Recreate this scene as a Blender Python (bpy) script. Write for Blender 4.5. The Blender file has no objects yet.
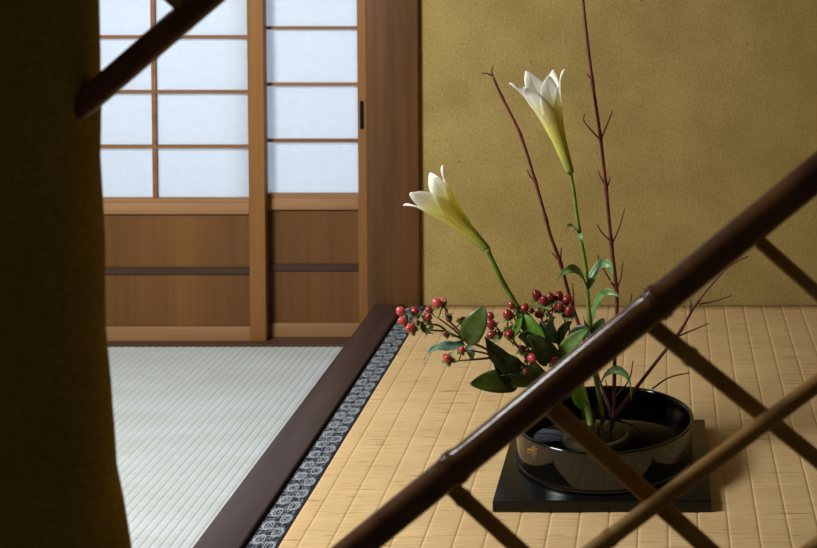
import bpy, bmesh, math, random
from mathutils import Vector, Matrix, Quaternion
random.seed(7)
R = math.radians
SC = bpy.context.scene
COL = SC.collection

# ------------------------------------------------------------------ camera
F, PPX, HOR, PITCH = 1300.0, 664.0, -80.0, R(2.0)
PPY = HOR + F * math.tan(PITCH)
CZ, TZ = 0.929, 0.089                       # camera height, alcove floor height (room floor = 0)
cam = bpy.data.cameras.new('camera')
cam_o = bpy.data.objects.new('camera', cam); COL.objects.link(cam_o)
cam_o.location = (0, 0, CZ); cam_o.rotation_euler = (R(90) - PITCH, 0, 0)
cam.sensor_width = 36; cam.lens = 36 * F / 817
cam.shift_x = (408.5 - PPX) / 817; cam.shift_y = (PPY - 274) / 817
cam.clip_start = 0.05
cam.dof.use_dof = True; cam.dof.focus_distance = 2.02; cam.dof.aperture_fstop = 8.0
SC.camera = cam_o

# ------------------------------------------------------------------ world, lights, exposure
w = bpy.data.worlds.new('world'); SC.world = w; w.use_nodes = True
w.node_tree.nodes['Background'].inputs[0].default_value = (1.0, 0.92, 0.78, 1)
w.node_tree.nodes['Background'].inputs[1].default_value = 0.05

def area(name, loc, target, sx, sy, power, color):
    l = bpy.data.lights.new(name, 'AREA'); l.shape = 'RECTANGLE'; l.size = sx; l.size_y = sy
    l.energy = power; l.color = color
    o = bpy.data.objects.new(name, l); COL.objects.link(o); o.location = loc
    o.rotation_euler = (Vector(target) - Vector(loc)).to_track_quat('-Z', 'Y').to_euler()
    return o
area('room_window_light', (-1.25, 1.55, 1.27), (-0.9, 2.2, 0.1), 0.40, 0.40, 30, (0.96, 1.0, 0.98))
area('low_fill_light', (-1.4, 1.3, 1.1), (-0.2, 2.6, 0.8), 0.6, 0.6, 9.5, (0.93, 1.0, 1.0))  # unseen soft fill, added to brighten the alcove wall and flowers
area('outdoor_light', (-0.2, 4.8, 1.3), (-0.8, 2.8, 1.0), 3.2, 3.2, 97, (0.84, 0.91, 1.0))

SC.view_settings.view_transform = 'Standard'
SC.view_settings.look = 'None'
SC.view_settings.exposure = 0.0
SC.view_settings.gamma = 1.0
SC.view_settings.use_curve_mapping = False

# ------------------------------------------------------------------ pixel -> place
UPV = Vector((0, math.sin(PITCH), math.cos(PITCH))); FWD = Vector((0, math.cos(PITCH), -math.sin(PITCH)))
def ray(px, py):
    return FWD + Vector((1, 0, 0)) * ((px - PPX) / F) - UPV * ((py - PPY) / F)
def P(px, py, y):
    d = ray(px, py); return Vector((0, 0, CZ)) + d * (y / d.y)
def G(px, py, z=TZ):
    d = ray(px, py); return Vector((0, 0, CZ)) + d * ((z - CZ) / d.z)

# ------------------------------------------------------------------ materials
def lin(c):
    return tuple(((v / 255) / 12.92 if v / 255 <= 0.04045 else ((v / 255 + 0.055) / 1.055) ** 2.4) for v in c) + (1,)
def nmat(name):
    m = bpy.data.materials.new(name); m.use_nodes = True
    nt = m.node_tree; return m, nt, nt.nodes['Principled BSDF']
def coords(nt, scale, kind='Object'):
    tc = nt.nodes.new('ShaderNodeTexCoord'); mp = nt.nodes.new('ShaderNodeMapping')
    mp.inputs['Scale'].default_value = scale
    nt.links.new(tc.outputs[kind], mp.inputs[0]); return mp.outputs[0]
def noise(nt, vec, scale, detail=4, rough=0.55):
    n = nt.nodes.new('ShaderNodeTexNoise'); n.inputs['Scale'].default_value = scale
    n.inputs['Detail'].default_value = detail; n.inputs['Roughness'].default_value = rough
    nt.links.new(vec, n.inputs['Vector']); return n.outputs['Fac']
def ramp(nt, fac, stops):
    r = nt.nodes.new('ShaderNodeValToRGB'); e = r.color_ramp.elements
    while len(e) < len(stops): e.new(0.5)
    for k, (p, c) in enumerate(stops):
        e[k].position = p; e[k].color = c if len(c) == 4 else lin(c)
    nt.links.new(fac, r.inputs[0]); return r.outputs[0]
def mix(nt, fac, a, b, mode='MIX'):
    m = nt.nodes.new('ShaderNodeMix'); m.data_type = 'RGBA'; m.blend_type = mode
    if isinstance(fac, (int, float)): m.inputs[0].default_value = fac
    else: nt.links.new(fac, m.inputs[0])
    for s, v in ((6, a), (7, b)):
        if isinstance(v, tuple): m.inputs[s].default_value = v
        else: nt.links.new(v, m.inputs[s])
    return m.outputs[2]
def bump(nt, b, fac, strength, dist=0.002):
    n = nt.nodes.new('ShaderNodeBump'); n.inputs['Strength'].default_value = strength; n.inputs['Distance'].default_value = dist
    nt.links.new(fac, n.inputs['Height']); nt.links.new(n.outputs[0], b.inputs['Normal'])
def plain(name, c, rough=0.5, spec=0.5, var=0.0, vscale=60):
    m, nt, b = nmat(name)
    b.inputs['Roughness'].default_value = rough; b.inputs['Specular IOR Level'].default_value = spec
    if var:
        f = noise(nt, coords(nt, (1, 1, 1)), vscale)
        lo = tuple(max(0, v * (1 - var)) for v in c); hi = tuple(min(255, v * (1 + var)) for v in c)
        nt.links.new(ramp(nt, f, [(0.3, lo), (0.7, hi)]), b.inputs['Base Color'])
    else: b.inputs['Base Color'].default_value = lin(c)
    return m
def wood(name, c1, c2, axis, rough=0.5, fine=1.0, spec=0.3):
    m, nt, b = nmat(name)
    s = [70 * fine] * 3; s['xyz'.index(axis)] = 2.0
    v = coords(nt, tuple(s)); f = noise(nt, v, 1.0, 6, 0.65)
    s2 = [8.0] * 3; s2['xyz'.index(axis)] = 0.8
    g = noise(nt, coords(nt, tuple(s2)), 1.0, 3)
    c = ramp(nt, f, [(0.3, c1), (0.7, c2)])
    d = ramp(nt, g, [(0.3, (205, 205, 205)), (0.7, (255, 255, 255))])
    nt.links.new(mix(nt, 1.0, c, d, 'MULTIPLY'), b.inputs['Base Color'])
    b.inputs['Roughness'].default_value = rough; b.inputs['Specular IOR Level'].default_value = spec
    bump(nt, b, f, 0.15, 0.0006); return m
def clay(name, c1, c2):
    m, nt, b = nmat(name); v = coords(nt, (1, 1, 1))
    f = noise(nt, v, 190, 5, 0.6); g = noise(nt, v, 9, 3)
    k = noise(nt, coords(nt, (1, 1, 1.6)), 75, 2)
    c = ramp(nt, f, [(0.3, c1), (0.72, c2)])
    c = mix(nt, 1.0, c, ramp(nt, g, [(0.3, (228, 226, 222)), (0.7, (255, 255, 255))]), 'MULTIPLY')
    c = mix(nt, 1.0, c, ramp(nt, k, [(0.235, (150, 135, 120)), (0.265, (255, 255, 255))]), 'MULTIPLY')
    nt.links.new(c, b.inputs['Base Color'])
    b.inputs['Roughness'].default_value = 0.95; b.inputs['Specular IOR Level'].default_value = 0.1
    bump(nt, b, f, 0.55, 0.0022); return m
def rush(name, c1, c2, sx, sy, streak=0.0):
    m, nt, b = nmat(name)
    f = noise(nt, coords(nt, (sx, sy, 1)), 1.0, 5, 0.7)
    g = noise(nt, coords(nt, (4, 14, 1)), 1.0, 3)
    c = ramp(nt, f, [(0.3, c1), (0.68, c2)])
    c = mix(nt, 1.0, c, ramp(nt, g, [(0.25, (240, 238, 232)), (0.7, (255, 255, 255))]), 'MULTIPLY')
    if streak:
        k = noise(nt, coords(nt, (13, 190, 1)), 1.0, 2)
        c = mix(nt, 1.0, c, ramp(nt, k, [(0.24, (150, 118, 80)), (0.38, (255, 255, 255))]), 'MULTIPLY')
    nt.links.new(c, b.inputs['Base Color'])
    b.inputs['Roughness'].default_value = 0.6; b.inputs['Specular IOR Level'].default_value = 0.25
    bump(nt, b, f, 0.25, 0.001); return m

M = {}
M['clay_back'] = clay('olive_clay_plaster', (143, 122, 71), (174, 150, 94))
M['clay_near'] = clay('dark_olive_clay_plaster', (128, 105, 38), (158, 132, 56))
M['tatami'] = rush('pale_green_rush', (172, 177, 179), (197, 200, 200), 40, 520)
M['ryubin'] = rush('golden_rush', (188, 151, 103), (220, 188, 141), 10, 420, 1)
M['cedar_v'] = wood('cedar_upright', (126, 82, 38), (144, 98, 50), 'z')
M['cedar_h'] = wood('cedar_level', (140, 100, 64), (160, 118, 80), 'x')
M['board_v'] = wood('cedar_panel', (99, 62, 22), (112, 72, 30), 'z', 0.55, 1.6)
M['kumiko'] = wood('lattice_cedar', (112, 72, 40), (146, 100, 62), 'x')
M['batten'] = wood('dark_batten', (50, 32, 24), (84, 56, 36), 'x')
M['post'] = wood('post_wood', (80, 50, 22), (112, 72, 36), 'z', 0.5, 0.5)
M['sill'] = wood('dark_sill_wood', (48, 33, 31), (76, 54, 50), 'y', 0.42, 0.6, 0.45)
M['threshold'] = wood('threshold_wood', (62, 42, 30), (86, 58, 42), 'x')
M['lacquer'] = plain('black_lacquer', (9, 8, 7), 0.09, 0.6)
M['matte_lacquer'] = plain('matte_black_lacquer', (14, 13, 11), 0.6, 0.2)
M['board'] = plain('black_lacquer_board', (13, 12, 10), 0.25, 0.3, 0.3, 300)
M['lead'] = plain('grey_lead', (110, 108, 100), 0.5, 0.5)
M['rubber_ring'] = plain('pale_rubber', (190, 186, 170), 0.4)
M['brass'] = plain('brass_needles', (176, 146, 84), 0.35); M['brass'].node_tree.nodes['Principled BSDF'].inputs['Metallic'].default_value = 0.9
M['gold'] = plain('gold_leaf', (188, 146, 80), 0.4); M['gold'].node_tree.nodes['Principled BSDF'].inputs['Metallic'].default_value = 0.6
M['navy'] = plain('navy_silk', (26, 28, 38), 0.7, 0.3, 0.25, 900)
M['grey_silk'] = plain('grey_silk', (150, 155, 161), 0.6, 0.4, 0.12, 900)
M['dim_silk'] = plain('dim_grey_silk', (108, 113, 120), 0.6, 0.4, 0.2, 900)
M['black'] = plain('black_pull', (9, 8, 8), 0.7, 0.1)
M['stem'] = plain('green_stem', (106, 126, 40), 0.45, 0.4, 0.12, 90)
M['sprig'] = plain('hypericum_stem', (74, 66, 34), 0.55, 0.3, 0.2, 120)
M['twig'] = plain('crimson_bark', (92, 36, 38), 0.45, 0.4, 0.28, 70)
M['sepal'] = plain('sepal_green', (92, 112, 60), 0.5, 0.4, 0.2, 200)

def leafmat(name, c1, c2, trans=0.25, rough=0.38):
    m, nt, b = nmat(name)
    f = noise(nt, coords(nt, (1, 1, 1)), 130, 4)
    c = ramp(nt, f, [(0.3, c1), (0.7, c2)])
    nt.links.new(c, b.inputs['Base Color']); b.inputs['Roughness'].default_value = rough
    bump(nt, b, f, 0.15, 0.001)
    t = nt.nodes.new('ShaderNodeBsdfTranslucent'); nt.links.new(c, t.inputs[0])
    ms = nt.nodes.new('ShaderNodeMixShader'); ms.inputs[0].default_value = trans
    nt.links.new(b.outputs[0], ms.inputs[1]); nt.links.new(t.outputs[0], ms.inputs[2])
    nt.links.new(ms.outputs[0], nt.nodes['Material Output'].inputs[0]); return m
M['leaf_lily'] = leafmat('lily_leaf', (92, 126, 66), (130, 162, 92))
M['leaf_bright'] = leafmat('bright_lily_leaf', (142, 186, 30), (172, 208, 54), 0.4)
M['leaf_dark'] = leafmat('hypericum_leaf', (54, 70, 20), (78, 96, 32), 0.12)
M['leaf_mid'] = leafmat('mid_green_lily_leaf', (76, 112, 22), (104, 144, 38), 0.25)
M['leaf_deep'] = leafmat('deep_green_leaf', (40, 58, 36), (64, 84, 52), 0.1)  # deep green for the darkest leaves
M['leaf_blue'] = leafmat('bluish_leaf_back', (70, 104, 90), (104, 136, 116), 0.1)

def petalmat():
    m, nt, b = nmat('lily_petal')
    tc = nt.nodes.new('ShaderNodeTexCoord'); sp = nt.nodes.new('ShaderNodeSeparateXYZ')
    nt.links.new(tc.outputs['Object'], sp.inputs[0])
    mr = nt.nodes.new('ShaderNodeMapRange'); mr.inputs[1].default_value = 0; mr.inputs[2].default_value = 0.17
    nt.links.new(sp.outputs[2], mr.inputs[0])
    c = ramp(nt, mr.outputs[0], [(0.0, (198, 212, 118)), (0.2, (236, 234, 130)), (0.45, (250, 244, 152)), (0.62, (248, 244, 204)), (0.78, (252, 251, 246))])
    nt.links.new(c, b.inputs['Base Color']); b.inputs['Roughness'].default_value = 0.45
    t = nt.nodes.new('ShaderNodeBsdfTranslucent'); nt.links.new(c, t.inputs[0])
    ms = nt.nodes.new('ShaderNodeMixShader'); ms.inputs[0].default_value = 0.6
    nt.links.new(b.outputs[0], ms.inputs[1]); nt.links.new(t.outputs[0], ms.inputs[2])
    nt.links.new(ms.outputs[0], nt.nodes['Material Output'].inputs[0]); return m
M['petal'] = petalmat()
def berrymat(name, c1, c2):
    m, nt, b = nmat(name)
    f = noise(nt, coords(nt, (1, 1, 1)), 110, 3)
    nt.links.new(ramp(nt, f, [(0.35, c1), (0.68, c2)]), b.inputs['Base Color'])
    b.inputs['Roughness'].default_value = 0.25; b.inputs['Subsurface Weight'].default_value = 0.15
    b.inputs['Subsurface Radius'].default_value = (0.004, 0.001, 0.001); return m
M['berry_pink'] = berrymat('coral_berry', (164, 42, 52), (202, 88, 88))
M['berry_red'] = berrymat('crimson_berry', (112, 26, 30), (152, 46, 46))
M['berry_dull'] = berrymat('brown_berry', (84, 44, 34), (116, 66, 48))
def bamboomat(name, c1, c2, rough, coat=0.0):
    m, nt, b = nmat(name)
    f = noise(nt, coords(nt, (30, 30, 30)), 1.0, 4, 0.6)
    nt.links.new(ramp(nt, f, [(0.3, c1), (0.72, c2)]), b.inputs['Base Color'])
    b.inputs['Roughness'].default_value = rough; b.inputs['Coat Weight'].default_value = coat
    b.inputs['Coat Roughness'].default_value = 0.05; b.inputs['Specular IOR Level'].default_value = 0.05
    return m
M['bamboo_thick'] = bamboomat('smoked_bamboo', (66, 38, 18), (106, 66, 30), 0.6, 0.4)
M['bamboo_thin'] = bamboomat('brown_bamboo', (128, 92, 44), (160, 120, 64), 0.45)
def papermat():
    m, nt, b = nmat('shoji_paper')
    f = noise(nt, coords(nt, (1, 1, 1)), 60, 6)
    c = ramp(nt, f, [(0.3, (226, 231, 238)), (0.7, (231, 236, 243))])
    d = nt.nodes.new('ShaderNodeBsdfDiffuse'); t = nt.nodes.new('ShaderNodeBsdfTranslucent')
    nt.links.new(c, d.inputs[0]); nt.links.new(c, t.inputs[0])
    ms = nt.nodes.new('ShaderNodeMixShader'); ms.inputs[0].default_value = 0.66
    nt.links.new(d.outputs[0], ms.inputs[1]); nt.links.new(t.outputs[0], ms.inputs[2])
    nt.links.new(ms.outputs[0], nt.nodes['Material Output'].inputs[0]); return m
M['paper'] = papermat()
def watermat():
    m, nt, b = nmat('still_water')
    fr = nt.nodes.new('ShaderNodeFresnel'); fr.inputs[0].default_value = 1.33
    t = nt.nodes.new('ShaderNodeBsdfTransparent'); t.inputs[0].default_value = (0.36, 0.33, 0.25, 1)
    g = nt.nodes.new('ShaderNodeBsdfGlossy'); g.inputs['Roughness'].default_value = 0.02
    ms = nt.nodes.new('ShaderNodeMixShader')
    ge = nt.nodes.new('ShaderNodeNewGeometry'); mu = nt.nodes.new('ShaderNodeMath'); mu.operation = 'SUBTRACT'; mu.use_clamp = True
    nt.links.new(fr.outputs[0], mu.inputs[0]); nt.links.new(ge.outputs['Backfacing'], mu.inputs[1])
    nt.links.new(mu.outputs[0], ms.inputs[0]); nt.links.new(t.outputs[0], ms.inputs[1]); nt.links.new(g.outputs[0], ms.inputs[2])
    nt.links.new(ms.outputs[0], nt.nodes['Material Output'].inputs[0]); return m
M['water'] = watermat()

# ------------------------------------------------------------------ object helpers
def wloc(o):
    v = Vector((0, 0, 0))
    while o is not None: v += o.location; o = o.parent
    return v
def mk(name, bm, mat, parent=None, origin=None, smooth=True, local=False):
    """link a bmesh (world coordinates unless local) as one object"""
    off = Vector((0, 0, 0)) if local else (wloc(parent) if parent else Vector(origin or (0, 0, 0)))
    if off.length: bmesh.ops.translate(bm, verts=bm.verts[:], vec=-off)
    bmesh.ops.recalc_face_normals(bm, faces=bm.faces[:])
    me = bpy.data.meshes.new(name); bm.to_mesh(me); bm.free()
    for p in me.polygons: p.use_smooth = smooth
    me.materials.append(mat)
    o = bpy.data.objects.new(name, me); COL.objects.link(o)
    if parent: o.parent = parent
    elif origin: o.location = origin
    return o
def thing(name, label, cat, loc, group=None):
    o = bpy.data.objects.new(name, None); COL.objects.link(o); o.location = loc
    o.empty_display_size = 0.02
    return tag(o, label, cat, group)
def tag(o, label, cat, group=None):
    o['label'] = label; o['category'] = cat
    if group: o['group'] = group
    return o
def struct(o, label=None):
    o['kind'] = 'structure'
    if label: o['label'] = label
    return o
def box(bm, x0, x1, y0, y1, z0, z1, bev=0.0):
    r = bmesh.ops.create_cube(bm, size=1)
    vs = r['verts']
    for v in vs:
        v.co = Vector((x0 + (v.co.x + .5) * (x1 - x0), y0 + (v.co.y + .5) * (y1 - y0), z0 + (v.co.z + .5) * (z1 - z0)))
    if bev:
        es = list({e for v in vs for e in v.link_edges})
        bmesh.ops.bevel(bm, geom=es, offset=bev, segments=2, profile=0.5, affect='EDGES')
    return bm
def bx(*a, **k): return box(bmesh.new(), *a, **k)
def smooth_pts(pts, sub=5):
    if len(pts) < 3: 
        return [pts[0].lerp(pts[1], i / sub) for i in range(sub + 1)]
    out = []; q = [pts[0] * 2 - pts[1]] + list(pts) + [pts[-1] * 2 - pts[-2]]
    for i in range(1, len(q) - 2):
        p0, p1, p2, p3 = q[i - 1:i + 3]
        for k in range(sub):
            t = k / sub
            out.append(0.5 * ((2 * p1) + (p2 - p0) * t + (2 * p0 - 5 * p1 + 4 * p2 - p3) * t * t + (3 * p1 - p0 - 3 * p2 + p3) * t ** 3))
    out.append(pts[-1].copy()); return out
def tube(bm, pts, rad, seg=10, caps=True):
    """rad: number, or function of 0..1"""
    n = len(pts); L = [0]
    for i in range(1, n): L.append(L[-1] + (pts[i] - pts[i - 1]).length)
    T0 = (pts[1] - pts[0]).normalized()
    N = T0.orthogonal().normalized(); rings = []
    for i, p in enumerate(pts):
        T = (pts[min(i + 1, n - 1)] - pts[max(i - 1, 0)]).normalized()
        N = (N - T * N.dot(T)).normalized(); B = T.cross(N)
        r = rad(L[i] / L[-1]) if callable(rad) else rad
        rings.append([bm.verts.new(p + (N * math.cos(a) + B * math.sin(a)) * r) for a in (2 * math.pi * k / seg for k in range(seg))])
    for a, b in zip(rings, rings[1:]):
        for k in range(seg): bm.faces.new((a[k], a[(k + 1) % seg], b[(k + 1) % seg], b[k]))
    if caps: bm.faces.new(rings[0][::-1]); bm.faces.new(rings[-1])
    return bm
def lathe(bm, prof, c, seg=64):
    rings = []
    for r, z in prof:
        if r < 1e-6: rings.append([bm.verts.new(c + Vector((0, 0, z)))])
        else: rings.append([bm.verts.new(c + Vector((r * math.cos(2 * math.pi * k / seg), r * math.sin(2 * math.pi * k / seg), z))) for k in range(seg)])
    for a, b in zip(rings, rings[1:]):
        for k in range(seg):
            k2 = (k + 1) % seg
            if len(a) == 1: bm.faces.new((a[0], b[k2], b[k]))
            elif len(b) == 1: bm.faces.new((a[k], a[k2], b[0]))
            else: bm.faces.new((a[k], a[k2], b[k2], b[k]))
    return bm
def leaf_bm(pts, width, hint, shape='lance', fold=0.25, sub=6, wave=0.0):
    c = smooth_pts(pts, sub); n = len(c); bm = bmesh.new(); rows = []; N = Vector(hint).normalized()
    for i, p in enumerate(c):
        t = i / (n - 1)
        T = (c[min(i + 1, n - 1)] - c[max(i - 1, 0)]).normalized()
        N = (N - T * N.dot(T)).normalized(); S = T.cross(N)
        if shape == 'lance': wv = width * (0.25 + 0.75 * math.sin(math.pi * min(1, t * 1.15 + .08)) ** 0.8) * (1 - t ** 3) ** 0.8
        elif shape == 'ovate': wv = width * max(0.03, math.sin(math.pi * t ** 0.85)) ** 0.7
        else: wv = width * max(0.02, math.sin(math.pi * (0.12 + 0.88 * t))) ** 0.75
        wv = max(wv, 0.0004); row = []
        for u in (-1, -.66, -.33, 0, .33, .66, 1):
            q = p + S * (u * wv * math.cos(fold)) + N * (abs(u) ** 1.4 * wv * math.sin(fold))
            if wave: q += N * (wave * abs(u) * math.sin(t * 17 + u * 2))
            row.append(bm.verts.new(q))
        rows.append(row)
    for a, b in zip(rows, rows[1:]):
        for k in range(6): bm.faces.new((a[k], a[k + 1], b[k + 1], b[k]))
    return bm
def leaf(name, pts, width, hint, mat, parent, **k):
    o = mk(name, leaf_bm(pts, width, hint, **k), mat, parent)
    s = o.modifiers.new('thickness', 'SOLIDIFY'); s.thickness = 0.0005
    return o

# ------------------------------------------------------------------ measures
YB = G(620, 305, TZ).y                                    # face of the alcove's back wall
KL = (G(258.8, 463).x + G(200, 540).x) / 2                # sill: left edge
KR = (G(296, 468).x + G(242, 548).x) / 2                  # sill: right edge
BR = (G(331, 463).x + G(280, 542).x) / 2                  # brocade: right edge
YP = YB - 0.014                                           # face of the post
PXL, PXR = P(366.3, 200, YP).x, P(419.5, 200, YP).x       # post
YN = 1.14                                                 # middle of the near wall
YT = 2.800                                                # front of the threshold
XR, TOP, XL = 0.92, 2.3, -3.0
print('YB', YB, 'K', KL, KR, BR, 'post', PXL, PXR, YP)

# ------------------------------------------------------------------ setting
bm = bmesh.new()                                          # room floor of rush matting, ribs along y
RP = 0.0149; n = int((KL - XL) / RP); prof = (0, .05, .12, .3, .5, .7, .88, .95)
xs = []
for i in range(n):
    for s in prof: xs.append((KL - (i + s) * RP, -0.0019 * abs(2 * s - 1) ** 5))
va = [bm.verts.new((x, 0.9, z)) for x, z in xs]; vb = [bm.verts.new((x, YT, z)) for x, z in xs]
for i in range(len(xs) - 1): bm.faces.new((va[i], va[i + 1], vb[i + 1], vb[i]))
for v, w_ in ((va, vb),):
    a = bm.verts.new((XL, 0.9, -0.04)); b = bm.verts.new((XL, YT, -0.04)); c = bm.verts.new((KL, 0.9, -0.04)); d = bm.verts.new((KL, YT, -0.04))
    bm.faces.new((a, b, d, c)); bm.faces.new((va[0], vb[0], d, c)); bm.faces.new((va[-1], vb[-1], b, a))
struct(mk('floor', bm, M['tatami']), 'pale ribbed tatami floor of the room')

struct(mk('wall_back', bx(PXR - 0.03, XR + 0.1, YB, YB + 0.1, 0, TOP), M['clay_back'], smooth=False), 'olive clay plaster wall at the back of the alcove')
struct(mk('wall_right', bx(XR, XR + 0.1, 1.19, YB, 0, TOP), M['clay_back'], smooth=False))
struct(mk('wall_left', bx(XL - 0.1, XL, 0.9, YB + 0.1, 0, TOP), M['clay_back'], smooth=False))
SXL = -1.62                                               # left end of the screens
struct(mk('wall_back_room', bx(XL, SXL - 0.06, YT + 0.01, YT + 0.1, 0, TOP), M['clay_back'], smooth=False))
bm = bx(SXL - 0.06, PXL, YT + 0.01, YT + 0.1, 1.84, TOP); struct(mk('wall_above_screens', bm, M['clay_back'], smooth=False))
struct(mk('trim_1', bx(SXL - 0.06, PXL, YT - 0.01, YT + 0.11, 1.79, 1.84, bev=.002), M['threshold']), 'wooden lintel over the screens')
bm = bx(SXL - 0.06, PXL, YT, YT + 0.095, -0.04, 0.006)
struct(mk('trim_2', bm, M['threshold'], smooth=False), 'wooden threshold under the screens')
struct(mk('trim_3', bx(SXL - 0.06, SXL, YT + 0.0, YT + 0.1, 0.006, 1.79, bev=.002), M['cedar_v']))
# alcove platform under the mat
struct(mk('trim_4', bx(KR, XR, 1.19, YB, 0, TZ - 0.035), M['threshold'], smooth=False))

# near wall with the window opening (rounded plaster edge)
bm = bmesh.new()
RAD = 0.05; y0 = YN - RAD
left_px = [(101, -230), (100.5, -150), (100.5, -80), (100.2, 0), (99.3, 60), (99.6, 110), (101.2, 160), (102.3, 200), (103.5, 245), (105, 290), (106.5, 340), (109.5, 390), (113.5, 430), (118, 475), (123, 510), (129, 545), (137, 590), (152, 640)]
loop = []
for px, py in left_px:
    p = P(px - 4, py, YN); loop.append(Vector((p.x, 0, p.z)))
zb, zt, xr = 0.32, loop[0].z + 0.03, 0.27
xl = loop[-1].x
loop.append(Vector((xl + 0.03, 0, zb)))
for k in range(1, 9): loop.append(Vector((xl + 0.03 + (xr - 0.03 - xl - 0.03) * k / 8, 0, zb)))
for k in range(0, 9): loop.append(Vector((xr, 0, zb + 0.03 + (zt - zb - 0.06) * k / 8)))
for k in range(0, 9): loop.append(Vector((xr - 0.03 + (loop[0].x + 0.03 - xr + 0.03) * k / 8, 0, zt)))
cen = Vector((-0.12, 0, (zb + zt) / 2)); ox0, ox1, oz0, oz1 = -3.0, 1.3, 0.0, TOP
rows = []; nl = len(loop)
for i, p in enumerate(loop):
    t = (loop[(i + 1) % nl] - loop[i - 1]).normalized(); out = Vector((-t.z, 0, t.x))
    if out.dot(p - cen) < 0: out = -out
    d = p - cen; k = min((ox1 - cen.x) / d.x if d.x > 0 else (ox0 - cen.x) / d.x if d.x < 0 else 1e9,
                         (oz1 - cen.z) / d.z if d.z > 0 else (oz0 - cen.z) / d.z if d.z < 0 else 1e9)
    o = cen + d * k; row = [Vector((o.x, y0, o.z))]
    q = p + out * RAD
    for a in range(0, 13):
        th = R(-90 + 15 * a)
        wob = 0.0016 * math.sin(i * 1.9 + a * .7)
        row.append(Vector((q.x, YN + math.sin(th) * RAD, q.z)) - out * (math.cos(th) * RAD + wob * math.cos(th) ** 2))
    row.append(Vector((o.x, YN + RAD, o.z)))
    rows.append([bm.verts.new(v) for v in row])
for i in range(nl):
    a, b = rows[i], rows[(i + 1) % nl]
    for k in range(len(a) - 1): bm.faces.new((a[k], b[k], b[k + 1], a[k + 1]))
    bm.faces.new((a[-1], b[-1], b[0], a[0]))
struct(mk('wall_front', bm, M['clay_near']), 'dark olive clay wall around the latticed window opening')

# ------------------------------------------------------------------ post, sill, mat
bm = bx(PXL, PXR, YP, YB + 0.05, 0, TOP, bev=0.004)
t = mk('alcove_post', bm, M['post'], origin=((PXL + PXR) / 2, YB, 0))
for v in t.data.vertices: pass
tag(t, 'thick brown wooden post between the paper screens and the olive clay wall', 'post')
bm = bx(KL, KR, 1.19, YP + 0.001, 0, TZ + 0.006, bev=0.0025)
tag(mk('alcove_sill_beam', bm, M['sill'], origin=((KL + KR) / 2, 1.9, 0)), 'dark polished wooden sill beam edging the raised alcove beside the pale tatami', 'sill beam')

mat_t = thing('alcove_mat', 'golden wide-ribbed rush mat with brocade border covering the alcove floor', 'mat', (-0.1, 2.0, TZ - 0.035))
bm = bmesh.new(); RB = 0.0415
x0 = G(705.1, 306.7).x
prof = (0, .02, .05, .1, .25, .5, .75, .9, .95, .98)
xs = [(BR + 0.0005, 0)]
i0 = math.floor((BR - x0) / RB)
for i in range(i0, i0 + 48):
    for s in prof:
        x = x0 + (i + s) * RB
        if BR + .001 < x < XR - .002: xs.append((x, -0.0016 * abs(2 * s - 1) ** 18))
xs.append((XR - 0.001, 0))
YF = 1.195; ny = 40
cols = []
for j in range(ny + 1):
    y = YF + (YB - 0.001 - YF) * j / ny
    cols.append([bm.verts.new((x, y, TZ + z + 0.0004 * math.sin(x * 40 + y * 23))) for x, z in xs])
for a, b in zip(cols, cols[1:]):
    for i in range(len(xs) - 1): bm.faces.new((a[i], a[i + 1], b[i + 1], b[i]))
lo = [bm.verts.new((x, y, TZ - .034)) for x, y in ((BR + .0005, YF), (XR - .001, YF), (XR - .001, YB - .001), (BR + .0005, YB - .001))]
bm.faces.new(lo)
bm.faces.new([c[0] for c in cols] + [lo[3], lo[0]]); bm.faces.new([c[-1] for c in cols] + [lo[2], lo[1]])
bm.faces.new(cols[0] + [lo[1], lo[0]]); bm.faces.new(cols[-1] + [lo[2], lo[3]])
mk('rush_surface', bm, M['ryubin'], mat_t)
b_o = mk('brocade_border', bx(KR + 0.004, BR, YF, YB - 0.001, TZ - 0.034, TZ + 0.0005, bev=.0015), M['navy'], mat_t)
b_o['label'] = 'dark navy brocade edging with grey looped pattern'
# woven loops: two staggered columns of ellipses joined by slanting S strokes
bm = bmesh.new(); zz = TZ + 0.0009
def ribbon(pts, wd, closed=False):
    n = len(pts); L, Rr = [], []
    for i, p in enumerate(pts):
        a = pts[(i - 1) % n] if (closed or i) else pts[i]; b = pts[(i + 1) % n] if (closed or i < n - 1) else pts[i]
        t = (b - a).normalized(); s = Vector((-t.y, t.x, 0)) * wd / 2
        L.append(bm.verts.new(p + s)); Rr.append(bm.verts.new(p - s))
    for i in range(n if closed else n - 1):
        j = (i + 1) % n; bm.faces.new((L[i], L[j], Rr[j], Rr[i]))
W = BR - KR - 0.004; pit = 0.040; xa = KR + 0.004
def bez(p, n=12):
    return [p[0] * (1 - t) ** 3 + p[1] * 3 * t * (1 - t) ** 2 + p[2] * 3 * t * t * (1 - t) + p[3] * t ** 3 for t in (i / n for i in range(n + 1))]
y = YF + 0.02
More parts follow.
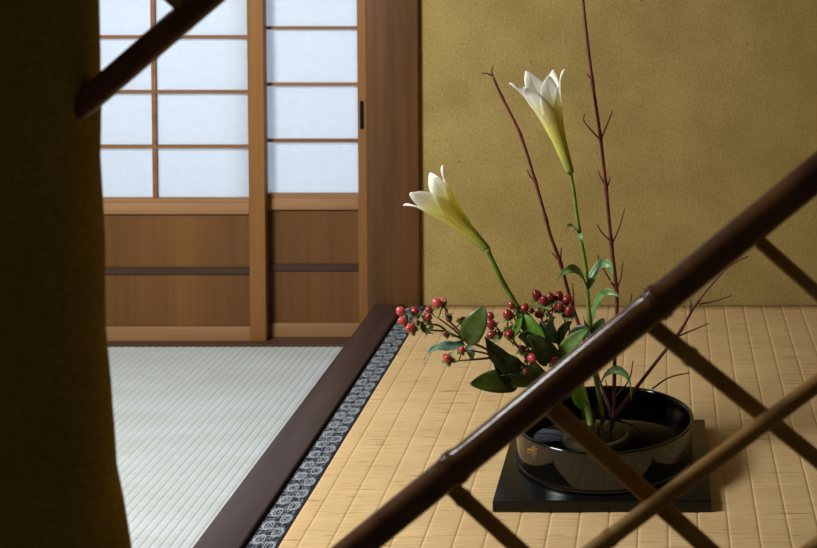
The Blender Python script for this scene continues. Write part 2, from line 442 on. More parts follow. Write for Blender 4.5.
while y < YB - 0.045:
    c1, c2, c3 = Vector((xa + W * .29, y, zz)), Vector((xa + W * .69, y + pit / 2, zz)), Vector((xa + W * .29, y + pit, zz))
    for C in (c1, c2):
        ribbon([C + Vector((math.cos(a) * .0064, math.sin(a) * .0135, 0)) for a in (2 * math.pi * q / 20 for q in range(20))], 0.0015, True)
        ribbon([C + Vector((math.cos(a) * .0030, math.sin(a) * .0070, -.0001)) for a in (2 * math.pi * q / 14 for q in range(14))], 0.0009, True)
    for p, q, sg in ((c1, c2, 1), (c2, c3, -1)):
        for k, wd in ((1.0, .0021), (1.5, .0015)):
            A = p + Vector((-sg * .0088 * k, 0, -.0002)); B_ = q + Vector((sg * .0088 * k, 0, -.0002))
            ribbon(bez([A, A + Vector((-sg * .001, .019 * k, 0)), B_ + Vector((sg * .001, -.019 * k, 0)), B_]), wd)
    y += pit
for v in bm.verts: v.co.x = min(max(v.co.x, xa + .0012), BR - .0045)
fb = bmesh.new(); rf = random.Random(5)
for _ in range(2300):
    cx, cy, an = rf.uniform(xa + .0035, BR - .006), rf.uniform(YF + .004, YB - .006), rf.uniform(-.9, .9)
    l_, w_ = rf.uniform(.0025, .0055), rf.uniform(.0009, .0017)
    vs = []
    for u, v in ((-1, 0), (0, -1), (1, 0), (0, 1)):
        dx, dy = u * w_, v * l_
        vs.append(fb.verts.new((cx + dx * math.cos(an) - dy * math.sin(an), cy + dx * math.sin(an) + dy * math.cos(an), TZ + .00062)))
    fb.faces.new(vs)
mk('leaf_pattern', fb, M['dim_silk'], b_o)
mk('loop_pattern', bm, M['grey_silk'], b_o)

# ------------------------------------------------------------------ shoji screens
def screen(name, label, x0, x1, yf, th, stile, bars_z, bars_x, rails, batz, paper_z, pull=None):
    t = thing(name, label, 'paper screen', ((x0 + x1) / 2, yf + th / 2, 0.006))
    yb = yf + th; zt = 1.789
    for a, b in ((x0, x0 + stile), (x1 - stile, x1)): 
        o = mk('stile', bx(a, b, yf, yb, 0.006, zt, bev=.0012), M['cedar_v'], t)
        if pull and a > x0:
            mk('pull_handle', bx(pull[0], pull[1], yf - 0.0016, yf + 0.002, pull[2], pull[3], bev=.0005), M['black'], o)['label'] = 'black recessed finger pull'
    xa, xb = x0 + stile, x1 - stile
    for z0, z1 in rails: mk('rail', bx(xa, xb, yf + .001, yb - .001, z0, z1, bev=.001), M['cedar_h'], t)
    mk('rail', bx(xa, xb, yf + .001, yb - .001, zt - .04, zt, bev=.001), M['cedar_h'], t)
    for z in bars_z: mk('lattice_bar', bx(xa, xb, yf + .004, yf + .013, z - .0036, z + .0036), M['kumiko'], t, smooth=False)
    for x in bars_x: mk('lattice_bar', bx(x - .0045, x + .0045, yf + .003, yf + .0128, paper_z, zt - .04), M['kumiko'], t, smooth=False)
    mk('thin_rail', bx(xa, xb, yf + .003, yf + .014, rails[1][1] + .0006, paper_z + .0005), M['cedar_h'], t, smooth=False)
    mk('paper', bx(xa, xb, yf + .0131, yf + .0138, paper_z, zt - .04), M['paper'], t, smooth=False)
    mk('hip_board', bx(xa, xb, yf + .008, yf + .015, rails[0][1] - .002, rails[1][0] + .002), M['board_v'], t, smooth=False)
    mk('batten', bx(xa, xb, yf + .003, yf + .0078, batz[0], batz[1]), M['batten'], t, smooth=False)
    return t
YS1 = YT + 0.018; YS2 = YT + 0.046; TH = 0.025
def zz_(py, y): return P(300, py, y).z
xs1 = P(248.4, 170, YS1).x; xe1 = P(264.6, 170, YS1).x
st = xe1 - xs1
pit1 = zz_(37, YS1) - zz_(92, YS1); b0 = zz_(147, YS1)
vb = P(153, 100, YS1).x; cw = xs1 - vb
screen('shoji_screen', 'left sliding paper screen in front, with a vertical lattice bar beside the dark clay wall', SXL, xe1, YS1, TH, st,
       [b0 + pit1 * k for k in range(0, 13) if b0 + pit1 * k < 1.72], [vb, vb - cw, vb - 2 * cw],
       [(0.006, zz_(327.5, YS1)), (zz_(214.5, YS1), zz_(203, YS1))], (zz_(274.5, YS1), zz_(268, YS1)), zz_(198.5, YS1))
xp0 = P(357.5, 100, YS2).x; xp1 = PXL - 0.001
pit2 = zz_(29.5, YS2) - zz_(86, YS2); c0 = zz_(141, YS2)
screen('shoji_screen', 'right sliding paper screen with black finger pull next to the brown post', xs1 - 0.004, xp1, YS2, TH, xp1 - xp0,
       [c0 + pit2 * k for k in range(0, 13) if c0 + pit2 * k < 1.72], [],
       [(0.006, zz_(324, YS2)), (zz_(210, YS2), zz_(198.5, YS2))], (zz_(271, YS2), zz_(264.5, YS2)), zz_(194, YS2),
       pull=(P(360, 115, YS2).x, P(363.8, 115, YS2).x, zz_(129, YS2), zz_(101, YS2)))

# ------------------------------------------------------------------ bamboo lattice
YL = 1.102; YC = 1.124
lat = thing('bamboo_lattice', 'dark bamboo lattice of slanting poles fixed across the near window opening', 'window lattice', P(560, 412, YL))
def pole(name, a, b, r0, r1, nodes, mat, label=None, bulge=1.12, sag=None):
    n = 160; L = (b - a).length; pts = [a.lerp(b, i / n) for i in range(n + 1)]
    def rad(t):
        r = r0 + (r1 - r0) * t
        for q in nodes:
            d = (t - q) * L / r0
            r *= 1 + (bulge - 1) * math.exp(-(d / 0.42) ** 2) - 0.09 * math.exp(-((d + 0.02) / 0.07) ** 2)
        return r
    # denser rings near the nodes
    ts = sorted(set([i / 60 for i in range(61)] + [min(1, max(0, q + d * r0 / L)) for q in nodes for d in (-1, -.7, -.45, -.3, -.2, -.12, -.07, -.02, .03, .08, .14, .2, .3, .45, .7, 1)]))
    pts = [a.lerp(b, t) for t in ts]
    bm = bmesh.new(); T = (b - a).normalized(); N = T.orthogonal().normalized(); B = T.cross(N); rings = []; sg = 28
    for t, p in zip(ts, pts):
        r = rad(t); rings.append([bm.verts.new(p + (N * math.cos(2 * math.pi * k / sg) + B * math.sin(2 * math.pi * k / sg)) * r) for k in range(sg)])
    for u, v in zip(rings, rings[1:]):
        for k in range(sg): bm.faces.new((u[k], u[(k + 1) % sg], v[(k + 1) % sg], v[k]))
    bm.faces.new(rings[0][::-1]); bm.faces.new(rings[-1])
    o = mk(name, bm, mat, lat)
    if label: o['label'] = label
    return o
def frac(a, b, px): # fraction along a pole at which it crosses image column px
    lo, hi = 0.0, 1.0
    for _ in range(40):
        m_ = (lo + hi) / 2; p = a.lerp(b, m_); v = p - Vector((0, 0, CZ)); sx = PPX + F * v.x / v.dot(FWD)
        if sx < px: lo = m_
        else: hi = m_
    return lo
def line_pole(name, p0, p1, y, d0, d1, node_px, mat, label=None, bulge=1.12):
    a, b = P(p0[0], p0[1], y), P(p1[0], p1[1], y)
    k = y / F / 2
    return pole(name, a, b, d0 * k, d1 * k, [frac(a, b, q) for q in node_px], mat, label, bulge)
line_pole('thick_pole', (222, 656.7), (985, 36.4), YL, 31, 36, (455, 658), M['bamboo_thick'], 'thickest glossy brown bamboo pole crossing in front of the bowl', 1.17)
line_pole('thick_pole', (44, 138.2), (454, -215.7), YL + .024, 26, 31, (330,), M['bamboo_thick'], 'dark bamboo pole running into the clay wall at upper left')
line_pole('thin_pole', (490, 627), (985, 259), YL - .004, 17.5, 17.5, (610,), M['bamboo_thin'], 'thin pole parallel below the thickest pole', 1.15)
line_pole('thin_pole', (700, 634), (960, 440), YL - .004, 17.5, 17.5, (), M['bamboo_thin'])
line_pole('thin_pole', (440, 477), (610, 631.8), YC, 16, 16, (463,), M['bamboo_thin'], None, 1.2)
line_pole('thin_pole', (537, 394.4), (800, 631.6), YC, 19, 17, (), M['bamboo_thin'])
line_pole('thin_pole', (640, 316), (985, 595), YC, 17.5, 16, (690,), M['bamboo_thin'], None, 1.22)
line_pole('thin_pole', (742, 226.2), (985, 442), YC, 14.5, 14.5, (), M['bamboo_thin'])
line_pole('thin_pole', (64, -100), (196, 18), YC, 16, 16, (), M['bamboo_thin'])

# ------------------------------------------------------------------ board, bowl, water, flower frog
BT = TZ + 0.0175
bl, brr = G(492.4, 500.6, BT), G(711.5, 501, BT)
bk = G(614, 419.2, BT)
bxl, bxr = bl.x, brr.x
bm = bx(bxl, bxr, bl.y, bk.y, TZ + 0.0006, BT, bev=.0016)
tag(mk('display_board', bm, M['board'], origin=((bxl + bxr) / 2, (bl.y + bk.y) / 2, TZ)), 'square black lacquered board lying on the rush mat under the bowl', 'display board')
print('board', bxl, bxr, bl.y, bk.y)
RIM = BT + 0.0625
fy, by_ = G(605, 451.5, RIM).y, G(605, 386.3, RIM).y
BRAD = 0.1355; BC = Vector((P(605, 419, (fy + by_) / 2).x, (fy + by_) / 2, BT))
print('bowl', BC, 'front-back', by_ - fy)
bowl = thing('flower_bowl', 'round black glossy lacquer bowl standing on the square black board', 'bowl', BC)
Rb = BRAD
prof = [(0, 0.0012), (Rb * .9, 0.0012), (Rb - .006, 0.0004), (Rb - .001, .0012), (Rb + .0002, .004), (Rb - .0015, .0065), (Rb - .0018, .009), (Rb - .0012, .02), (Rb - .0004, .04), (Rb, .055), (Rb + .0006, .0595), (Rb, .0618), (Rb - .0018, .0625), (Rb - .0042, .0618), (Rb - .0056, .059), (Rb - .006, .054), (Rb - .0066, .03), (Rb - .009, .016), (Rb - .02, .0095), (Rb * .5, .009), (0, .009)]
bb = mk('bowl_body', lathe(bmesh.new(), prof, BC, 128), M['lacquer'], bowl)
bb.data.materials.append(M['matte_lacquer'])              # matte bowl floor, added to suppress the lamp's glint under the water
for p in bb.data.polygons:
    if .004 < p.center.z < .034 and math.hypot(p.center.x, p.center.y) < Rb - .0045 and p.normal.z > -.5: p.material_index = 1
# gold flower crest made of small flakes on the bowl's left front
bm = bmesh.new(); ca = R(-139)
def flake(du, dz, su, sz, rot):
    vs = []
    for k in range(7):
        a = 2 * math.pi * k / 7; u = math.cos(a) * su; v = math.sin(a) * sz
        u, v = u * math.cos(rot) - v * math.sin(rot), u * math.sin(rot) + v * math.cos(rot)
        an = ca + (du + u) / Rb; z = dz + v
        vs.append(bm.verts.new(BC + Vector((math.cos(an) * (Rb + .0003), math.sin(an) * (Rb + .0003), z))))
    bm.faces.new(vs)
for q in range(60):
    a = random.uniform(0, 6.28); rr = math.sqrt(random.random())
    u, v = math.cos(a) * rr * .0125, math.sin(a) * rr * .0085
    flake(u, .0465 + v + u * .28, random.uniform(.0004, .0010), random.uniform(.0005, .0013), random.uniform(-.9, .6))
for q in range(14): flake(random.uniform(-.016, .016), .038 + random.uniform(-.004, .02), .0004, .0006, 0)
mk('gold_crest', bm, M['gold'], bowl)['label'] = 'small gold flower crest on the bowl side'
WL = .0500
tag(mk('water', lathe(bmesh.new(), [(0, .0096), (Rb - .021, .0101), (Rb - .0105, .0165), (Rb - .0085, .03), (Rb - .0068, WL), (0, WL)], BC, 96), M['water'], origin=BC), 'still dark water filling the black bowl', 'water')['kind'] = 'stuff'
WZ = BC.z + WL
KC = G(596, 437, BC.z + .016); KC.z = BC.z + .0095
kz = thing('flower_frog', 'round pin flower frog with pale ring lying under water in the bowl', 'flower frog', KC)
mk('lead_base', lathe(bmesh.new(), [(0, 0), (.044, 0), (.046, .002), (.046, .009), (.044, .011), (0, .011)], KC, 48), M['lead'], kz)
mk('rim_ring', lathe(bmesh.new(), [(.0462, .0005), (.052, .0005), (.0535, .004), (.0535, .012), (.051, .0145), (.048, .0145), (.0462, .012), (.0462, .0005)], KC, 64), M['rubber_ring'], kz)
bm = bmesh.new()
for i in range(-8, 9):
    for j in range(-8, 9):
        x, y = (i + (j % 2) * .5) * .005, j * .0047
        if math.hypot(x, y) < .041:
            c = KC + Vector((x, y, .0108)); vs = [bm.verts.new(c + Vector((math.cos(a) * .0006, math.sin(a) * .0006, 0))) for a in (0, 2.1, 4.2)]
            tp = bm.verts.new(c + Vector((0, 0, .0135)))
            for k in range(3): bm.faces.new((vs[k], vs[(k + 1) % 3], tp))
            bm.faces.new(vs[::-1])
o = mk('needles', bm, M['brass'], kz, smooth=False); o['kind'] = 'stuff'
KT = KC.z + .014                                           # stems end among the needles

# ------------------------------------------------------------------ plants
def pts_of(lst, y): # list of (px, py[, y])
    return [P(q[0], q[1], q[2] if len(q) > 2 else y) for q in lst]
def foot(px, py):
    p = G(px, py, WZ); return p, p + (Vector((KC.x, KC.y, KT)) - p) * Vector((0.25, 0.25, 0)).length * 0 + Vector(((KC.x - p.x) * .15, (KC.y - p.y) * .15, KT - p.z))

# --- red dogwood branches
def branch(name, label, main, r0, r1, twigs, nodes, foot_px=None, group='bare red branches'):
    pts = pts_of(main, None)
    if foot_px:
        a, b = foot(*foot_px); pts = [b, a] + pts
    t = thing(name, label, 'branch', pts[0], group)
    c = smooth_pts(pts, 6)
    nodes3 = [P(q[0], q[1], q[2]) for q in nodes]
    n = len(c); bm = bmesh.new()
    cum = [0]
    for i in range(1, n): cum.append(cum[-1] + (c[i] - c[i - 1]).length)
    def rad(s):
        i = min(range(n), key=lambda k: abs(cum[k] / cum[-1] - s))
        d = min([(c[i] - q).length for q in nodes3] + [9])
        return (r0 + (r1 - r0) * s) * (1 + .35 * math.exp(-(d / .006) ** 2))
    tube(bm, c, rad, 10); mk('stem', bm, M['twig'], t)
    for tw in twigs:
        q = smooth_pts(pts_of(tw, None), 5)
        mk('twig', tube(bmesh.new(), q, lambda s: .0016 * (1 - .5 * s), 7), M['twig'], t)
    return t
Y1 = 2.05
branch('dogwood_branch', 'tallest bare red branch rising straight past the top of the picture behind the right lily',
       [(614.8, 358, 2.045), (617, 300, Y1), (611.5, 245, Y1), (605, 178, Y1), (599.5, 130, Y1), (592.5, 82, Y1), (585, 20, Y1), (579, -45, 2.06)], .0033, .0022,
       [[(592, 80, Y1), (588.5, 76, Y1), (587, 73, Y1)],
        [(600.5, 140, Y1), (592, 131, Y1), (584, 121, Y1), (584.5, 114, Y1 - .005)], [(600.5, 140, Y1), (606, 127, Y1), (612.6, 111, Y1)],
        [(606.5, 187, Y1), (601, 178, Y1), (598, 170, Y1)], [(606.8, 187, Y1), (609, 182, Y1), (610, 177, Y1)],
        [(612.5, 243, Y1), (603, 234, Y1), (596, 223.5, Y1)], [(612.5, 243, Y1), (619, 228, Y1), (624.6, 209, Y1)],
        [(616, 290, Y1), (605.4, 272, Y1), (599.5, 261, Y1), (598, 254, Y1)], [(616, 291, Y1), (621, 277, Y1), (622.6, 261, Y1)],
        [(613.5, 402, 2.04), (608, 390, 2.03), (605.5, 380, 2.03)], [(614.5, 398, 2.04), (629, 380, 2.05), (633, 361, 2.05)],
        [(631, 330, 2.06), (632, 305, 2.06), (632.5, 292, 2.06)][::1] if False else [(617, 330, Y1), (628, 312, 2.06), (632, 294, 2.06)]],
       [(592.5, 82, Y1), (600.5, 140, Y1), (606.5, 187, Y1), (612.5, 243, Y1), (616, 290, Y1)], (613.5, 416))
Y2 = 2.10
branch('dogwood_branch', 'bare red branch with forked tip standing left of the right lily',
       [(602, 390, 2.06), (588, 350, 2.08), (572, 305, Y2), (560.5, 263, Y2), (551, 237, Y2), (546, 219, Y2), (535.5, 182, Y2), (520.6, 135, Y2), (502, 97, Y2), (492.5, 76, Y2)], .0036, .0020,
       [[(492.5, 76, Y2), (487, 73.5, Y2), (481.5, 73.4, Y2)], [(492.5, 76, Y2), (491.8, 70, Y2), (493, 65.6, Y2)],
        [(535, 181, Y2), (530, 176, Y2), (527, 169, Y2)], [(560.5, 262, Y2), (555.5, 257, Y2), (551.8, 252.5, Y2)], [(560.3, 261, Y2), (561, 254, Y2), (561.2, 247.5, Y2)],
        [(573.5, 310, Y2), (573.5, 297, Y2), (572.5, 283, Y2)]],
       [(502, 97, Y2), (520.6, 135, Y2), (535.5, 182, Y2), (546, 219, Y2), (560.5, 263, Y2)], (611, 414))
Y3 = 2.07
branch('dogwood_branch', 'bare red branch leaning to the right behind the bamboo lattice',
       [(640, 383, 2.06), (664, 352, Y3), (681, 330, Y3), (697.6, 302, Y3), (723, 272, 2.08), (736, 262, 2.08), (748.5, 256, 2.08)], .0036, .0012,
       [[(699, 304, Y3), (715, 301, Y3), (732, 295.4, Y3)], [(690, 314, Y3), (691, 306, Y3), (690.5, 299, Y3)], [(676, 337, Y3), (693, 330, Y3), (708.6, 323.4, Y3)],
        [(650, 370, 2.06), (652, 389, 2.05), (668, 378, 2.05), (690, 372.5, 2.05)][1:] ],
       [(697.6, 302, Y3), (681, 330, Y3)], (616, 415))

# --- lilies
def lily(label, base, mouth, L, stem_pts, foot_px, leaves, roll, r_stem, seed):
    rnd = random.Random(seed)
    bp, mp = P(*base), P(*mouth); ax = (mp - bp).normalized()
    sp = pts_of(stem_pts, None); a, b = foot(*foot_px)
    sp = [b, a] + sp + [bp + ax * .002]
    t = thing('lily', label, 'lily', sp[0], 'white trumpet lilies')
    mk('stem', tube(bmesh.new(), smooth_pts(sp, 6), lambda s: r_stem * (1 - .28 * s) * (1 + (.5 * math.exp(-((s - 1) / .012) ** 2))), 12), M['stem'], t)
    fl = mk('flower', lathe(bmesh.new(), [(0, -.001), (.0042, 0), (.0048, .004), (.0046, .012), (.0042, .02), (0, .022)], Vector((0, 0, 0)), 14), M['petal'], t, local=True)
    fl.location = bp - t.location
    fl.rotation_mode = 'QUATERNION'; q = ax.to_track_quat('Z', 'Y'); fl.rotation_quaternion = q @ Quaternion((0, 0, 1), roll)
    fl['label'] = 'white trumpet flower with yellow green throat'
    key = [(0, .0046), (.1, .0062), (.3, .0092), (.5, .0150), (.68, .0225), (.8, .0285), (.9, .033), (1, .0375)]
    def rr(s):
        for (a0, r0), (a1, r1) in zip(key, key[1:]):
            if s <= a1: return r0 + (r1 - r0) * (s - a0) / (a1 - a0)
        return key[-1][1]
    for k in range(6):
        ph = R(60 * k); inner = k % 2; bm = bmesh.new(); rows = []; nt_ = 26
        ln = L * (0.97 + rnd.uniform(-.03, .05)); fl_ = rnd.uniform(.9, 1.12)
        for i in range(nt_ + 1):
            s = i / nt_; r = rr(s); 
            if s > .6: r *= 1 + (fl_ - 1) * (s - .6) / .4
            z = ln * (s - .055 * max(0, (s - .78) / .22) ** 2.2)
            r += .0035 * max(0, (s - .84) / .16) ** 2
            wmax = .0205 if not inner else .023
            wd = min(r * 1.12, wmax)
            if s > .55: wd *= max(0.02, 1 - ((s - .55) / .45) ** 2.0) ** .85
            row = []
            for u in (-1, -.7, -.4, -.15, 0, .15, .4, .7, 1):
                an = ph + u * wd / r
                ri = r * (.955 if inner else 1.0) + (.0009 if abs(u) < .05 else 0) - .0012 * max(0, (s - .55)) * 4 * (1 - u * u)
                ri += .0018 * u * u * max(0, s - .6) * 3
                row.append(bm.verts.new((ri * math.cos(an), ri * math.sin(an), z)))
            rows.append(row)
        for x, y in zip(rows, rows[1:]):
            for j in range(8): bm.faces.new((x[j], x[j + 1], y[j + 1], y[j]))
        o = mk('petal', bm, M['petal'], fl, local=True)
        sm = o.modifiers.new('thickness', 'SOLIDIFY'); sm.thickness = .0006
    for lf in leaves: leaf('leaf', pts_of(lf[0], None), lf[1], lf[2], M[lf[3]], t, **(lf[4] if len(lf) > 4 else {}))
    return t
CAMV = (0.1, -1, .35)
lily('left white lily, leaning to the left with its mouth turned up left', (487.5, 250, 1.97), (413.5, 176, 1.96), .154,
     [(580.5, 385, 2.03), (560, 357, 2.02), (541, 335, 2.0), (522, 314, 1.98), (507, 290, 1.975), (497, 271, 1.97)], (590.5, 424),
     [([(519, 307, 1.98), (526, 322, 1.965), (538, 336, 1.955), (545, 345, 1.95)], .0125, CAMV, 'leaf_mid', dict(shape='ovate')),
      ([(521, 312, 1.975), (517, 328, 1.95), (511, 337, 1.94), (513, 346, 1.93)], .006, CAMV, 'leaf_mid'),
      ([(588, 411, 2.035), (584, 402, 2.01), (581, 391, 1.995), (580, 370, 1.985)], .0165, (-.3, -1, .3), 'leaf_bright', dict(shape='ovate', fold=.4))],
     R(40), .0056, 3)
lily('right white lily, tall and upright beside the tallest red branch', (570.5, 173, 2.0), (535, 70, 1.985), .176,
     [(595, 374, 2.025), (591, 335, 2.0), (588, 300, 2.0), (586, 270, 2.0), (581, 240, 2.0), (576.5, 213, 2.0), (573.5, 190, 2.0)], (602.5, 415),
     [([(577.5, 233, 2.0), (573, 226, 1.985), (568, 226, 1.97), (566, 231, 1.965)], .0045, (0, -.6, 1), 'leaf_lily'),
      ([(578, 234, 2.0), (581, 236, 1.99), (582.5, 243, 1.985)], .005, CAMV, 'leaf_lily'),
      ([(587.5, 289, 2.0), (580, 274, 1.97), (571, 269, 1.95), (561, 275, 1.94), (552.5, 288, 1.93)], .0085, (.2, -.7, .9), 'leaf_lily'),
      ([(588, 288, 2.0), (593, 274, 2.01), (602, 263.5, 2.01), (610, 266, 2.0), (612, 277, 1.995), (610, 283, 1.99)], .0080, (-.4, -.7, .9), 'leaf_lily'),
      ([(588, 290, 1.997), (592, 281, 1.98), (600, 275, 1.97)], .0070, (-.5, -.9, .5), 'leaf_lily'),
      ([(591, 326, 2.0), (597, 302, 1.985), (606, 292.5, 1.97), (617, 295, 1.96), (626, 303, 1.955)], .0075, (-.5, -.7, .9), 'leaf_lily'),
      ([(591, 334, 1.998), (586, 328, 1.98), (583, 316, 1.97)], .0075, (.3, -.9, .5), 'leaf_lily'),
      ([(592, 336, 1.998), (600, 328, 1.98), (604, 318, 1.97)], .012, CAMV, 'leaf_deep', dict(shape='ovate')),
      ([(598, 388, 2.025), (606, 372, 2.0), (618, 369.5, 1.985), (629, 380, 1.975), (632, 402, 1.97)], .0085, (.4, -.6, .8), 'leaf_lily')],
     R(14), .0039, 9)

# --- hypericum sprigs
bmB = bmesh.new(); bmesh.ops.create_uvsphere(bmB, u_segments=18, v_segments=12, radius=1)
for v in bmB.verts:
    v.co.z *= 1.12
    if v.co.z > .8: v.co.z += (v.co.z - .8) * .5
berry_meshes = {}
for k_ in ('berry_pink', 'berry_red', 'berry_dull'):
    me = bpy.data.meshes.new(k_); bmB.to_mesh(me); me.materials.append(M[k_])
    for p in me.polygons: p.use_smooth = True
    berry_meshes[k_] = me
bmB.free()
bm = bmesh.new()
for k in range(5):
    a = 2 * math.pi * k / 5
    d = Vector((math.cos(a), math.sin(a), 0)); s = Vector((-d.y, d.x, 0)); up = Vector((0, 0, 1))
    c = [(0, -1.12), (.6, -1.08), (1.1, -.85), (1.5, -.8), (1.8, -1.05)]; wv = [.18, .55, .66, .46, .04]; rows = []
    for (r, z), q in zip(c, wv): rows.append([bm.verts.new(d * r + s * (u * q) + up * (z + abs(u) * .12)) for u in (-1, 0, 1)])
    for x, y in zip(rows, rows[1:]):
        for j in range(2): bm.faces.new((x[j], x[j + 1], y[j + 1], y[j]))
calyx_mesh = bpy.data.meshes.new('calyx'); bm.to_mesh(calyx_mesh); bm.free(); calyx_mesh.materials.append(M['sepal'])
for p in calyx_mesh.polygons: p.use_smooth = True
def sprig(label, stem, ybase, r0, berries, nodes, leaves, side_stems=(), foot_px=None):
    st_ = pts_of(stem, None)
    if foot_px: a, b = foot(*foot_px); st_ = [b, a] + st_
    t = thing('hypericum_sprig', label, 'berry sprig', st_[0], 'red berried hypericum sprigs')
    mk('stem', tube(bmesh.new(), smooth_pts(st_, 5), lambda s: r0 * (1 - .55 * s), 9), M['sprig'], t)
    for ss in side_stems:
        mk('side_stem', tube(bmesh.new(), smooth_pts(pts_of(ss, None), 5), lambda s: .0019 * (1 - .4 * s), 7), M['sprig'], t)
    for (px, py, rp, kind, dy) in berries:
        nx, ny_ = min(nodes, key=lambda q: math.hypot(q[0] - px, q[1] - py) + (0 if math.hypot(q[0] - px, q[1] - py) > 9 else 30))
        y = ybase + dy; r = rp * y / F
        p = P(px, py, y); q = P(nx, ny_, ybase); ax = (p - q).normalized()
        ax = (ax + Vector((0, -.15, .25))).normalized()
        o = bpy.data.objects.new('berry', berry_meshes[kind]); COL.objects.link(o); o.parent = t
        o.location = p - t.location; o.scale = (r, r, r); o.rotation_mode = 'QUATERNION'; o.rotation_quaternion = ax.to_track_quat('Z', 'Y')
        c = bpy.data.objects.new('calyx', calyx_mesh); COL.objects.link(c); c.parent = o
        e = p - ax * r * 1.1; d = (e - q).length
        mk('twig', tube(bmesh.new(), smooth_pts([q, q.lerp(e, .5) - Vector((0, 0, d * .08)), e - ax * d * .12, e], 4), .0010, 6), M['sprig'], t)
    for lf in leaves: leaf('leaf', pts_of(lf[0], None), lf[1], lf[2], M[lf[3]], t, **(lf[4] if len(lf) > 4 else {}))
    return t
YA = 1.93
sprig('hypericum sprig at far left with coral pink berries and a large upright leaf',
      [(562, 415, 2.0), (540, 394, 1.965), (508, 366, 1.94), (486, 349, YA), (466, 341, YA), (447, 332, YA), (428, 330, YA)], YA, .0032,
      [(401, 311.5, 4.6, 'berry_pink', 0), (403, 321, 4.4, 'berry_pink', -.01), (415, 312, 4.6, 'berry_red', .01), (416, 322, 3.2, 'berry_pink', -.01),
       (410.5, 328, 4.8, 'berry_pink', -.02), (429, 310, 3.6, 'berry_red', .01), (428, 317, 3.9, 'berry_red', -.01),
       (437.3, 303.2, 4.8, 'berry_pink', 0), (443, 302.6, 4.2, 'berry_pink', .01), (462.5, 320.6, 3.7, 'berry_red', .02), (449, 318, 3.6, 'berry_dull', 0), (446, 334, 3.2, 'berry_dull', -.01),
       (461.7, 349.7, 3.2, 'berry_pink', -.04), (447.4, 358.7, 4.3, 'berry_pink', -.04)],
      [(421, 323), (431, 325), (438, 318), (447, 309), (460, 336), (452, 329), (470, 353), (458, 361)],
      [([(468, 345, YA), (471, 333, 1.915), (478, 320, 1.91), (484, 306, 1.915)], .0188, (-.2, -1, .2), 'leaf_dark', dict(shape='ovate', fold=.12)),
       ([(464, 343, YA), (453, 346, 1.91), (440, 347, 1.90), (430, 351, 1.895), (423.5, 360, 1.89)], .0085, (.1, -.75, .7), 'leaf_blue', dict(wave=.0015)),
       ([(517, 388, 1.945), (504, 382, 1.93), (488, 382, 1.915), (470, 384, 1.905)], .0178, (-.1, -.75, .75), 'leaf_dark', dict(shape='ovate', fold=.1)),
       ([(523, 379, 1.94), (511, 375, 1.935), (497, 378, 1.935), (480, 385, 1.93)], .008, (0, .2, 1), 'leaf_blue', dict(shape='ovate')),
       ([(433, 326, YA), (428, 331, 1.92), (425, 338, 1.92)], .0035, CAMV, 'sepal'),
       ([(466, 346, YA), (471, 352, 1.92), (472, 360, 1.92)], .006, CAMV, 'leaf_deep', dict(shape='ovate')),
       ([(421, 323, YA), (426, 331, 1.92), (434, 334, 1.92)], .0045, CAMV, 'sepal')],
      [[(470, 343, YA), (459, 331, YA), (447, 318, YA), (446, 309, YA)], [(466, 341, YA), (452, 328, YA), (438, 318, YA)], [(447, 332, YA), (440, 326, YA), (431, 324, YA), (421, 322, YA)],
       [(508, 366, 1.94), (490, 355, 1.915), (474, 351, 1.89), (466, 350, 1.89)], [(490, 358, 1.92), (474, 359.5, 1.895), (455, 361, 1.89)], [(472, 342, YA), (466, 332, YA), (462, 326, 1.945)]],
      (592, 441))
YM = 1.965
sprig('middle hypericum sprig with crimson berries and a dark leaf, left of the lily stem',
      [(566, 413, 2.0), (552, 382, 1.98), (535, 362, YM), (518, 347, YM), (504, 336, YM)], YM, .0026,
      [(490.5, 316, 3.6, 'berry_red', .01), (491.3, 324.5, 4.9, 'berry_red', 0), (492, 335, 4.6, 'berry_red', -.01), (508, 315, 4.9, 'berry_red', 0), (511.6, 305, 3.8, 'berry_red', .01),
       (509.6, 334, 4.9, 'berry_red', -.02), (524.5, 308.5, 4.5, 'berry_red', .01), (521.7, 349, 3.8, 'berry_dull', -.02), (531.7, 358, 4.7, 'berry_pink', -.035), (526, 371, 3.6, 'berry_dull', -.03)],
      [(500, 331), (513, 325), (519, 345), (528, 352), (529, 366), (520, 318)],
      [([(531, 372, 1.955), (514, 369, 1.94), (497, 357, 1.935), (484.5, 337, 1.935)], .017, (-.3, -.8, .5), 'leaf_deep', dict(shape='ovate', wave=.002)),
       ([(524, 374, 1.955), (508, 377, 1.94), (500, 368, 1.935), (492, 350, 1.935)], .013, (-.3, -.9, .2), 'leaf_deep', dict(shape='ovate')),
       ([(540, 352, 1.95), (532, 342, 1.94), (524, 337, 1.935), (518, 337, 1.93)], .011, (0, -.7, .8), 'leaf_deep', dict(shape='ovate')),
       ([(546, 366, 1.955), (541, 352, 1.94), (537, 342, 1.935), (527, 336, 1.93)], .014, (.2, -.9, .4), 'leaf_deep', dict(shape='ovate')),
       ([(540, 388, 1.96), (530, 380, 1.945), (518, 381, 1.94), (508, 388, 1.935)], .012, (.1, -.8, .6), 'leaf_dark', dict(shape='ovate')),
       ([(541, 384, 1.96), (536, 372, 1.94), (530, 363, 1.935)], .010, (0, -.9, .5), 'leaf_deep', dict(shape='ovate')),
       ([(501, 332, YM), (497, 338, 1.95), (491, 344, 1.95)], .006, CAMV, 'sepal')],
      [[(518, 347, YM), (511, 336, YM), (508, 328, YM), (508, 322, YM)], [(535, 362, YM), (524, 340, YM), (517, 325, YM), (513, 312, YM)], [(552, 380, 1.98), (538, 368, 1.95), (528, 356, 1.94)]],
      (597, 441))
YR = 2.0
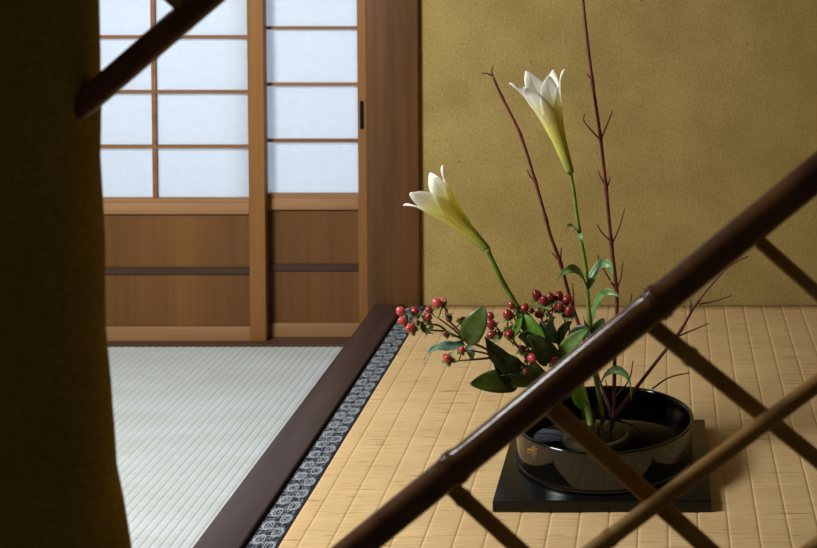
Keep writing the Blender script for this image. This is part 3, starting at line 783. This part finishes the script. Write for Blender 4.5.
sprig('hypericum sprig with a crowd of crimson berries between the two lily stems',
      [(586, 402, 2.02), (572, 378, 2.01), (562, 355, YR), (555, 335, YR), (551, 318, YR)], YR, .0026,
      [(536.9, 295.6, 5.0, 'berry_red', 0), (543.8, 300.6, 4.6, 'berry_red', -.015), (550.2, 298, 4.7, 'berry_red', 0), (558.8, 296.3, 4.4, 'berry_red', .01), (566.9, 300, 4.8, 'berry_red', .005),
       (560, 307.5, 4.2, 'berry_red', -.01), (569, 311.5, 5.0, 'berry_red', -.01), (539, 314.3, 4.0, 'berry_red', -.01), (549.6, 318.5, 3.0, 'berry_dull', -.015), (542, 308, 2.6, 'berry_dull', .02), (531, 310.5, 3.0, 'berry_dull', 0), (555, 361, 4.2, 'berry_red', -.045)],
      [(540, 322), (545, 312), (553, 310), (563, 318), (567, 325), (560, 330), (556, 372)],
      [([(566, 366, 1.985), (566, 352, 1.97), (574, 340, 1.96), (588, 329, 1.955)], .013, (-.3, -.9, .5), 'leaf_lily', dict(shape='ovate')),
       ([(562, 352, 1.99), (574, 336, 1.975), (584, 331, 1.97), (592, 340, 1.965)], .010, (.3, -.6, .8), 'leaf_deep', dict(shape='ovate')),
       ([(558, 343, 1.99), (551, 334, 1.975), (549, 326, 1.97), (553, 318, 1.97)], .010, CAMV, 'leaf_blue', dict(shape='ovate')),
       ([(560, 345, 1.99), (561, 333, 1.975), (566, 325, 1.97), (572, 321, 1.97)], .008, CAMV, 'leaf_deep', dict(shape='ovate')),
       ([(556, 340, 1.99), (546, 335, 1.97), (541, 328, 1.965), (540, 321, 1.965)], .007, CAMV, 'leaf_blue', dict(shape='ovate')),
       ([(562, 370, 1.985), (552, 358, 1.97), (545, 346, 1.96), (536, 338, 1.955)], .012, (.2, -.8, .6), 'leaf_deep', dict(shape='ovate')),
       ([(577, 392, 2.01), (562, 382, 1.98), (549, 382, 1.97)], .012, (.2, -.8, .6), 'leaf_dark', dict(shape='ovate')),
       ([(553, 323, YR), (547, 321, 1.985), (542, 324, 1.985)], .005, CAMV, 'sepal')],
      [[(558, 343, YR), (547, 328, YR), (541, 318, YR), (538, 305, YR)], [(555, 335, YR), (552, 320, YR), (546, 308, YR)], [(562, 355, YR), (564, 335, YR), (565, 320, YR), (561, 312, YR)], [(563, 358, YR), (569, 338, YR), (569, 322, YR)]],
      (594, 420))
